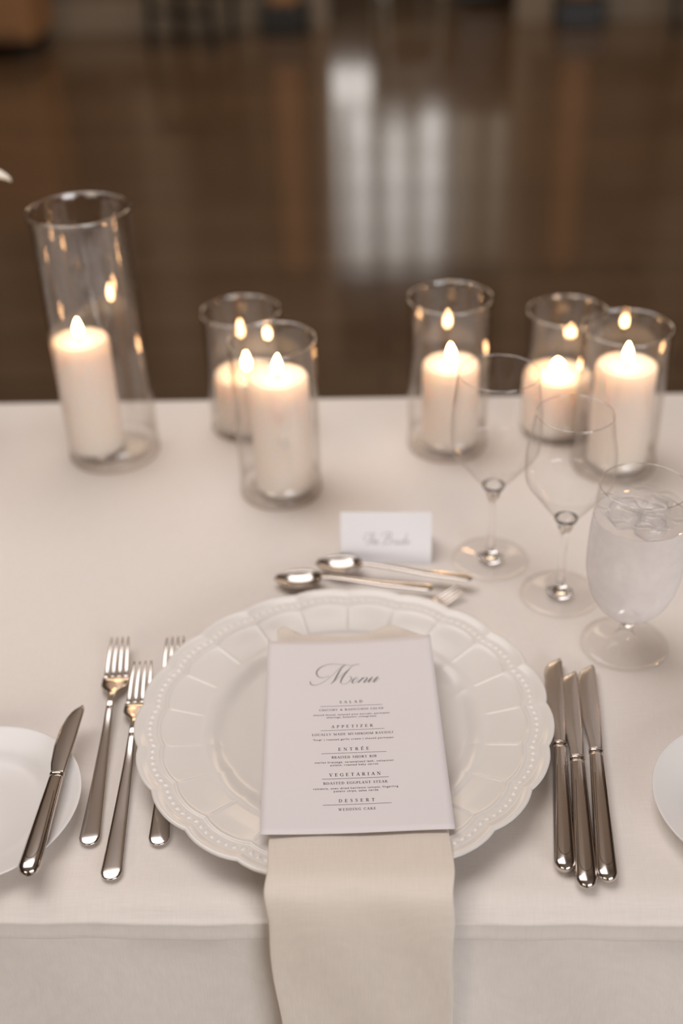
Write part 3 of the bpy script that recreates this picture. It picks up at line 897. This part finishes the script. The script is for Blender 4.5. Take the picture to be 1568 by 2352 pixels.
def knife(name, lb, loc, rz, L=.228, hk=.108, wb=.0092, group=None, blade_zero=.0045, ry=0, rx=0, butter=False):
    """L total length, hk handle length"""
    t = thing(name, lb, 'knife', loc, rz, group)
    def zt(y): return .0052 + .0006 * (y / hk)
    w0 = .0080
    S = []
    for i in range(10):
        y = w0 * (1 - math.cos(PI / 2 * i / 9)) * .9
        q = max(.06, math.sqrt(max(0, 1 - ((w0 - y) / w0) ** 2)))
        S.append((0, y, zt(y), w0 * q, .0050 * (.25 + .75 * q), .0050 * (.25 + .75 * q), 2.3))
    for i in range(1, 22):
        f = i / 21; y = w0 * .95 + (hk - w0 * .95) * f
        S.append((0, y, zt(y), .0081 - .0027 * f, .0050 - .0010 * f, .0050 - .0010 * f, 2.3 + .5 * f))
    h = obj('handle', *loft(S, 28), 'steel', t)
    # shallow oval panel line on the handle
    P = []
    for i in range(33):
        a = PI + PI * i / 32
        P.append((.0046 * math.cos(a), .021 + .010 * math.sin(a)))
    P = [(-.0028, hk * .80)] + P + [(.0028, hk * .80)]
    V, F = ribbon([(x * 1000, y * 1000, .35) for x, y in P])
    VV = []
    for x, y in V:
        y_ = y / 1000; x_ = x / 1000
        f = min(1, max(0, (y_ - w0) / (hk - w0))); hw_ = .0081 - .0027 * f; hh = .0050 - .0010 * f; pw = 2.3 + .5 * f
        q = 1 if y_ > w0 else math.sqrt(max(0, 1 - ((w0 - y_) / w0) ** 2))
        zz = hh * (.25 + .75 * q) * (max(0, 1 - (abs(x_) / (hw_ * q)) ** pw)) ** (1 / pw)
        VV.append((x_, y_, zt(y_) + zz + .00005))
    obj('engraved_line', VV, F, 'wick', h, False)
    obj('bolster', *loft([(0, hk - .0015, zt(hk), .0050, .0036, .0036, 3), (0, hk, zt(hk), .0058, .0042, .0042, 3), (0, hk + .0018, zt(hk), .0058, .0040, .0040, 3), (0, hk + .0030, zt(hk), .0050, .0026, .0026, 3)], 20), 'steel', t)
    # blade outline: straight spine on the right, belly on the left, rounded tip
    B = L - hk - .002
    rows_ = []
    for i in range(31):
        f = i / 30
        y = hk + .002 + B * f
        if butter:
            rt = interp([(0, .0050), (.5, .0060), (.8, .0060), (.96, .0060), (1, .0046)], f)[0]
            lt = -interp([(0, .0052), (.15, .0078), (.4, .0095), (.65, .0088), (.82, .0064), (.92, .0034), (.975, .0004), (1, -.0024)], f)[0]
        else:
            rt = interp([(0, .0048), (.1, .0052), (.5, .0056), (.9, .0054), (.975, .0052), (1, .0040)], f)[0]
            lt = -interp([(0, .0048), (.08, .0054), (.3, .0082), (.6, .0100), (.80, .0102), (.87, .0092), (.93, .0066), (.975, .0022), (1, -.0018)], f)[0]
        rows_.append((y, lt, rt))
    V, F = [], []
    nn = 9
    for y, lt, rt in rows_:
        for sgn in (1, -1):
            for j in range(nn):
                u = j / (nn - 1)
                x = lt + (rt - lt) * u
                th = .00015 + .00085 * min(1, u * 1.6) + .0004 * math.sin(PI * u)
                V.append((x, y, zt(hk) + sgn * th))
    for i in range(len(rows_) - 1):
        a = i * 2 * nn; b = a + 2 * nn
        for j in range(nn - 1):
            F.append((a + j, a + j + 1, b + j + 1, b + j)); F.append((a + nn + j + 1, a + nn + j, b + nn + j, b + nn + j + 1))
        F.append((a + nn - 1, a + 2 * nn - 1, b + 2 * nn - 1, b + nn - 1)); F.append((a, b, b + nn, a + nn))
    a = (len(rows_) - 1) * 2 * nn
    for a_ in (0, a):
        for j in range(nn - 1): F.append((a_ + j, a_ + j + 1, a_ + nn + j + 1, a_ + nn + j))
    obj('blade', V, F, 'blade', t)
    t.rotation_euler = (rx, ry, rz)
    return t

def spoon(name, lb, loc, rz, L=.155, rx=0, group=None):
    t = thing(name, lb, 'spoon', loc, rz, group)
    bl, bw = .047, .0150
    yb = L - bl
    def zt(y):
        return interp([(0, .0030), (.3, .0052), (.55, .0094), (.66, .0106), (.72, .0098)], y / L)[0]
    obj('handle', *loft(handle_sections(yb + .001, .0062, .0021, zt, .0013, .0017), 20), 'steel', t)
    V, F = [], []
    nu, nv = 28, 14
    for side in (0, 1):
        for i in range(nu + 1):
            f = i / nu
            y = yb - .001 + (bl + .001) * f
            w_ = bw * (math.sin(PI * (f ** .80)) ** .62 if 0 < f < 1 else .0)
            w_ = max(w_, .0018 if f < .3 else .0004)
            rimz = .0098 - .0020 * f + .0016 * max(0, f - .6)
            dep = .0072 * (math.sin(PI * min(1, f ** .8)) ** .8 if 0 < f < 1 else 0)
            for j in range(nv + 1):
                g = -1 + 2 * j / nv
                V.append((w_ * g, y, rimz - dep * (1 - g * g) - side * .0011))
    N = (nu + 1) * (nv + 1)
    for i in range(nu):
        for j in range(nv):
            q = i * (nv + 1) + j
            F.append((q, q + 1, q + nv + 2, q + nv + 1)); F.append((q + N, q + nv + 1 + N, q + nv + 2 + N, q + 1 + N))
    ed = [i * (nv + 1) for i in range(nu + 1)]; er = [i * (nv + 1) + nv for i in range(nu + 1)]
    for e_ in (ed, er):
        for p, q in zip(e_, e_[1:]): F.append((p, q, q + N, p + N))
    for j in range(nv): F.append((j, j + 1, j + 1 + N, j + N)); q = nu * (nv + 1) + j; F.append((q, q + 1, q + 1 + N, q + N))
    obj('bowl', V, F, 'steel', t)
    t.rotation_euler = (rx, 0, rz)
    return t

def place(p_end, p_tip):
    """heading about z that points local +y from the handle end to the tip"""
    return math.atan2(-(p_tip[0] - p_end[0]), p_tip[1] - p_end[1])
Z0 = T + .0006
a, b = (-.2226, .5859), (-.2400, .8168)
fork('dinner_fork', 'steel fork furthest left on the cloth, whole and clear of the charger plate', (*a, Z0), place(a, b), L=.2300, group='forks left of the charger plate')
a, b = (-.2003, .5541), (-.2138, .7821)
fork('dinner_fork', 'steel fork lying lowest left of the charger plate, its tines just under the rim', (*a, Z0), place(a, b), L=.2285, group='forks left of the charger plate')
a, b = (-.1705, .5858), (-.1900, .8157)
fork('dinner_fork', 'steel fork mostly hidden under the left rim of the charger plate', (*a, Z0), place(a, b), L=.2305, group='forks left of the charger plate')
KN = 'knives right of the charger plate'
a, b = (.1237, .5601), (.1457, .789)
knife('dinner_knife', 'steel table knife nearest the charger plate, blade partly under its rim', (*a, Z0), place(a, b), L=.2300, hk=.1245, group=KN)
a, b = (.1369, .5454), (.1566, .7718)
knife('dinner_knife', 'middle of the three steel table knives, reaching closest to the table edge', (*a, Z0), place(a, b), L=.2275, hk=.1235, group=KN)
a, b = (.1523, .551), (.1727, .7802)
knife('dinner_knife', 'rightmost of the three steel table knives, beside open tablecloth', (*a, Z0), place(a, b), L=.2300, hk=.1255, group=KN)
a, b = (-.2549, .544), (-.2554, .7161)
knife('butter_knife', 'small steel butter knife resting across the left bread plate', (a[0], a[1], T + .0158), place(a, b), L=.1720, hk=.0940, butter=True)
a, b = (.0813, .8985), (-.0698, .9312)
spoon('dessert_spoon', 'steel spoon above the plate with the whole handle in sight, nearer the place card', (a[0], a[1], Z0 + .010), place(a, b), L=.1546, rx=-.050, group='spoons above the charger plate')
a, b = (.0436, .886), (-.1087, .9082)
spoon('dessert_spoon', 'steel spoon nearest the charger rim, its bowl further left', (a[0], a[1], Z0 + .0085), place(a, b), L=.1540, rx=-.050, group='spoons above the charger plate')
b = (.0705, .8897); d = Vector((-.84, -.54)); a = (b[0] + d.x * .135, b[1] + d.y * .135)
fork('dessert_fork', 'small steel fork poking out from under the top rim of the charger plate', (a[0], a[1], Z0), place(a, b), L=.135, hw=.0090, k=.72)

# ------------------------------------------------------------------ cylinder vases and candles
def vase(x, y, r, h, lb, dr=0.0, dx=0.0, dy=0.0):
    t = thing('candle_vase', lb, 'vase', (x, y, Z0), 0, 'glass cylinders holding candles')
    tb, tw = .0075, .0022
    # thick glass foot
    p = [(0, .0016), (r * .55, .0014), (r * .8, .0006), (r * .9, 0), (r * .97, .0012), (r, .0042), (r, tb + .0035), (r - .0008, tb + .0040), (r - tw, tb + .0036), (r - tw * 1.4, tb + .0018), (r - tw * 2.4, tb + .0004), (r * .6, tb), (0, tb)]
    obj('base', *lathe(p, 96), 'base_glass', t)
    zb = tb + .0042
    fl = dr
    p = [(r, zb), (r, zb + .02), (r + fl * .2, h * .5), (r + fl * .55, h * .85), (r + fl * .8, h - .006), (r + fl + .0006, h - .0022), (r + fl + .0008, h - .0010), (r + fl, h), (r + fl - tw * .6, h + .0002), (r + fl - tw, h - .0010), (r + fl - tw, h - .006),
         (r + fl * .55 - tw, h * .85), (r + fl * .2 - tw, h * .5), (r - tw, zb + .02), (r - tw, zb)]
    V, F = lathe(p, 96, closed=True)
    V = [(a + dx * c / h, b + dy * c / h, c) for a, b, c in V]
    obj('wall', V, F, 'vase_glass', t)
    p = [(r + fl - tw - .0002, h - .0004), (r + fl - tw * .5, h + .0009), (r + fl + .0007, h - .0002), (r + fl - tw * .5, h - .0016)]
    V, F = lathe(p, 96, closed=True)
    V = [(a + dx * c / h, b + dy * c / h, c) for a, b, c in V]
    obj('rim', V, F, 'rim_glass', t)
    return t

def candle(x, y, r, h, lb, fh=.021, fw=.0048, lean=(0, 0), wx=0, seed=0):
    rnd = random.Random(seed)
    zb = Z0 + .0075 + .0003
    t = thing('pillar_candle', lb, 'candle', (x, y, zb), 0, 'lit white pillar candles')
    p = [(0, 0), (r * .93, 0), (r * .985, .0018), (r, .006)]
    p += [(r * (1 + .004 * math.sin(i * 1.7 + seed)), .006 + (h - .012) * i / 12) for i in range(1, 12)]
    p += [(r, h - .006), (r * .992, h - .0030), (r * .965, h - .0008), (r * .93, h), (r * .88, h - .0004), (r * .78, h - .0022), (r * .60, h - .0040), (r * .35, h - .0052), (r * .12, h - .0056), (0, h - .0056)]
    V, F = lathe(p, 72)
    V = [(a + lean[0] * c / h + .0004 * math.sin(3 * math.atan2(b, a) + c * 60), b + lean[1] * c / h, c) for a, b, c in V]
    obj('wax', V, F, 'wax', t)
    cx, cy = lean[0] + wx, lean[1]
    W = [(cx, cy, h - .007, .0008), (cx + .0002, cy, h - .002, .0008), (cx - .0002, cy, h + .002, .0007), (cx + .0012, cy, h + .0046, .0005)]
    V, F = [], []
    for i, (a, b, c, rr) in enumerate(W):
        for k in range(8): V.append((a + rr * math.cos(k * PI / 4), b + rr * math.sin(k * PI / 4), c))
        if i:
            for k in range(8): F.append(((i - 1) * 8 + k, (i - 1) * 8 + (k + 1) % 8, i * 8 + (k + 1) % 8, i * 8 + k))
    F.append(tuple(range(24, 32)))
    wk = obj('wick', V, F, 'wick', t)
    p = [(0, 0), (.45, .05), (.78, .14), (.97, .28), (1, .38), (.90, .52), (.68, .68), (.42, .82), (.18, .94), (0, 1)]
    V, F = lathe([(a * fw, b * fh) for a, b in p], 20)
    V = [(a + cx + .0012 * (c / fh) ** 2 * math.sin(seed), b + cy, c + h + .0030) for a, b, c in V]
    obj('flame', V, F, 'flame', t)
    return t

vase(-.3113, 1.1662, .0515, .2880, 'tallest glass cylinder, standing by itself at the left of the view', .0018, 0, 0)
candle(-.3320, 1.1700, .0315, .1345, 'tall white candle inside the tallest glass cylinder at far left', lean=(-.0010, 0), seed=1)
vase(-.1131, 1.0797, .0440, .1790, 'nearer glass cylinder of the pair left of the place card', .0010)
candle(-.1085, 1.0797, .0310, .1310, 'tall white candle in the nearer cylinder left of the place card', lean=(-.001, 0), seed=2)
vase(-.1612, 1.2260, .0450, .1475, 'short glass cylinder standing behind a taller one, left of the place card', .0005)
candle(-.1590, 1.2240, .0385, .0640, 'short wide white candle in the rear cylinder left of the place card', fh=.023, seed=3)
vase(.0706, 1.1740, .0450, .1810, 'glass cylinder behind the place card, leftmost of the right-hand trio', .0008)
candle(.0730, 1.1735, .0315, .0960, 'medium white candle in the cylinder behind the place card', seed=4)
vase(.2020, 1.2081, .0440, .1480, 'short glass cylinder at the back, seen between the two wine glasses', .0005)
candle(.1960, 1.2060, .0385, .0660, 'short wide white candle at the back, behind the wine glasses', fh=.0150, fw=.0075, seed=5)
vase(.2506, 1.1240, .0455, .1660, 'glass cylinder closest behind the water goblet, front one of the right-hand trio', .0012)
candle(.2540, 1.1225, .0320, .1165, 'tall white candle in the cylinder closest behind the water goblet', fh=.022, seed=6)

# the row goes on past both sides of the frame; these show as reflections in the glass and steel
vase(-.640, 1.090, .0450, .1800, 'glass cylinder farther along the table, left of the flowers', .0010)
candle(-.640, 1.092, .0315, .1200, 'white candle in the cylinder left of the flowers', seed=7)
vase(.460, 1.010, .0450, .1800, 'glass cylinder farther along the table, right of the rightmost one in view', .0010)
candle(.462, 1.010, .0315, .1300, 'white candle in the nearer cylinder beyond the right edge', seed=8)
vase(.560, 1.150, .0500, .2400, 'tall glass cylinder farther back beyond the right edge of the view', .0010)
candle(.560, 1.150, .0315, .1500, 'white candle in the tall cylinder beyond the right edge', seed=9)

# ------------------------------------------------------------------ stemware
def wine_glass(x, y, lb, H, rr, rw, zw, zb, rb, rf):
    t = thing('wine_glass', lb, 'wine glass', (x, y, Z0), 0, 'empty wine glasses')
    # solid foot, stem and the thick bottom of the bowl
    foot_ = [(0, .0006), (rf * .7, .0005), (rf - .0012, 0), (rf, .0006), (rf - .0002, .0015), (rf * .8, .0022), (rf * .45, .0034), (.0125, .0042), (.0120, .0036)]
    stem_ = [(.0032, zb * .45), (.0033, zb * .66), (.0040, zb * .76), (.0056, zb * .85), (.0080, zb * .93), (rb, zb)]
    obj('foot', *lathe(foot_ + [(0, .0034)], 72), 'foot_glass', t)
    obj('stem', *lathe([(0, .0036), (.0115, .0037), (.0122, .0042), (.0090, .0056), (.0060, .0085), (.0042, .0150), (.0034, .0250)] + stem_ + [(rb - .0011, zb + .0010), (rb * .8, zb - .0012), (rb * .5, zb - .0045), (0, zb - .0065)], 48), 'solid_glass', t)
    out = catmull([(rb, zb + .0012), (rb + (rw - rb) * .33, zb + .0135), (rb + (rw - rb) * .66, zb + .0270), (rw * .94, .1245), (rw * .988, .1310), (rw, zw), (rw * .995, zw + (H - zw) * .3), (rr + (rw - rr) * .45, zw + (H - zw) * .65), (rr, H)], 5)
    th = .0010
    prof = out + [(rr - th * .5, H + .0004)] + [(max(.001, r - th), z) for r, z in reversed(out)]
    obj('bowl', *lathe(prof, 96, closed=True), 'glass', t)
    V, F = lathe([(rr - th * .5 + .0006 * math.cos(a * PI / 3), H + .0006 * math.sin(a * PI / 3)) for a in range(6)], 96, closed=True)
    obj('rim', V, F, 'rim_glass', t)
    return t
wine_glass(.1018, .9462, 'larger empty wine glass, standing behind the smaller one', .2050, .0370, .0418, .1440, .0870, .0112, .0376)
wine_glass(.1622, .8889, 'smaller empty wine glass between the larger one and the misted goblet', .1940, .0334, .0398, .1400, .0870, .0108, .0370)

def goblet():
    x, y = .2098, .8150
    t = thing('water_goblet', 'misted water goblet full of iced water, nearest the right edge', 'goblet', (x, y, Z0))
    rf = .0385
    foot_ = [(0, .0006), (rf * .7, .0005), (rf - .0012, 0), (rf, .0008), (rf - .0002, .0020), (rf * .8, .0030), (rf * .45, .0052), (.0100, .0090), (.0068, .0135), (.0058, .0185), (.0062, .0240)]
    obj('foot', *lathe(foot_ + [(0, .0240)], 72), 'foot_glass', t)
    obj('stem', *lathe([(0, .0242), (.0062, .0242), (.0078, .0285), (.0115, .0325), (.0100, .0335), (0, .0320)], 48), 'solid_glass', t)
    out = catmull([(.0118, .0335), (.0200, .0390), (.0290, .0490), (.0360, .0640), (.0398, .0820), (.0406, .0980), (.0400, .1180), (.0386, .1380)], 5)
    upr = catmull([(.0386, .1382), (.0376, .1500), (.0366, .1600), (.0361, .1665)], 4)
    th = .0012
    obj('bowl', *lathe(out, 96), 'frosted', t)['label'] = 'misted lower bowl'
    obj('bowl_lip', *lathe(upr + [(.0355, .1668)] + [(r - th, z) for r, z in reversed(upr)], 96, closed=True), 'glass', t)['label'] = 'clear upper bowl above the water line'
    V, F = lathe([(.0355 + .0006 * math.cos(a * PI / 3), .1668 + .0006 * math.sin(a * PI / 3)) for a in range(6)], 96, closed=True)
    obj('rim', V, F, 'rim_glass', t)
    # water surface with ripples
    V, F = [(0, 0, .1462)], []
    nr, na = 24, 72
    for i in range(1, nr + 1):
        r = .0365 * i / nr
        for k in range(na):
            a = 2 * PI * k / na
            X, Y = r * math.cos(a), r * math.sin(a)
            V.append((X, Y, .1462 + .0007 * math.sin(X * 260 + 2 * math.sin(Y * 130)) + .0006 * math.sin(Y * 310 + X * 120)))
    for k in range(na): F.append((0, 1 + k, 1 + (k + 1) % na))
    for i in range(nr - 1):
        for k in range(na):
            a, b = 1 + i * na, 1 + (i + 1) * na
            F.append((a + k, b + k, b + (k + 1) % na, a + (k + 1) % na))
    o = obj('water', V, F, 'water', t)
    o['label'] = 'rippled water surface'
    for (dx, dy, dz, s, rz, lb) in ((-.012, .006, .139, .012, .4, 'rounded ice cube floating at the left of the goblet'), (.013, .010, .138, .0115, 1.1, 'rounded ice cube floating at the far right of the goblet'), (.006, -.013, .1375, .011, .8, 'rounded ice cube floating at the near side of the goblet')):
        bm = bmesh.new(); bmesh.ops.create_cube(bm, size=2 * s)
        bmesh.ops.bevel(bm, geom=bm.edges[:], offset=s * .35, segments=3, affect='EDGES')
        V = [(v.co.x * (1 + .06 * math.sin(v.co.y * 300)), v.co.y, v.co.z * .9) for v in bm.verts]
        F = [tuple(v.index for v in f.verts) for f in bm.faces]; bm.free()
        o = obj('ice_cube', V, F, 'ice', loc=(x + dx, y + dy, Z0 + dz - .003)); o.rotation_euler = (.2, .15, rz)
        tag(o, lb, 'ice', 'ice cubes in the water goblet')
goblet()

# ------------------------------------------------------------------ flower arrangement, one petal tip reaching into the frame at left
def flowers():
    x, y = -.520, 1.20
    t = thing('flower_vase', 'slim vase of white lilies just outside the left edge, one petal tip in view', 'flowers', (x, y, Z0))
    obj('vase', *lathe([(0, 0), (.034, 0), (.038, .004), (.040, .03), (.034, .08), (.022, .13), (.020, .16), (.025, .18), (.0235, .18), (.0185, .16), (.0205, .13), (.032, .08), (.037, .03), (.034, .008), (0, .006)], 48), 'china', t)
    for (bx, by, bz, rz, el, s) in ((.075, -.030, .298, -.02, .0, 1.0), (.03, .04, .34, 1.9, .5, 1.0), (-.05, .0, .30, 3.3, .4, 1.0), (.05, -.015, .235, -.35, -.1, .62)):
        P = catmull([(0, 0, .02), (bx * .2, by * .2, bz * .5), (bx * .65, by * .65, bz * .85), (bx * .92, by * .92, bz - .004)], 6)
        V, F = [], []
        for i, (a, b, c) in enumerate(P):
            for k in range(8): V.append((a + .0028 * math.cos(k * PI / 4), b + .0028 * math.sin(k * PI / 4), c))
            if i:
                for k in range(8): F.append(((i - 1) * 8 + k, (i - 1) * 8 + (k + 1) % 8, i * 8 + (k + 1) % 8, i * 8 + k))
        obj('stem', V, F, 'stem', t)
        hd = bpy.data.objects.new('bloom', None); link(hd, t)
        hd.location = (bx, by, bz); hd.rotation_euler = (0, -el, rz)
        for k in range(6):
            a = k * PI / 3
            V, F = [], []
            nl, nw_ = 12, 6
            for i in range(nl + 1):
                f = i / nl
                wd = .0195 * s * math.sin(PI * min(1, f * .92 + .08)) ** .8 * (1 - .1 * f) if f < 1 else 0.0006
                rr = .070 * s * f; zz = .030 * s * math.sin(f * 1.9) - .010 * s * f * f
                for j in range(nw_ + 1):
                    g = -1 + 2 * j / nw_
                    px, py, pz = rr, wd * g, zz + .004 * s * g * g
                    V.append((px * math.cos(a) - py * math.sin(a), px * math.sin(a) + py * math.cos(a), pz))
            for i in range(nl):
                for j in range(nw_):
                    q = i * (nw_ + 1) + j; F.append((q, q + 1, q + nw_ + 2, q + nw_ + 1))
            o = obj('petal', V, F, 'petal', hd)
            md = o.modifiers.new('thickness', 'SOLIDIFY'); md.thickness = .0008
flowers()
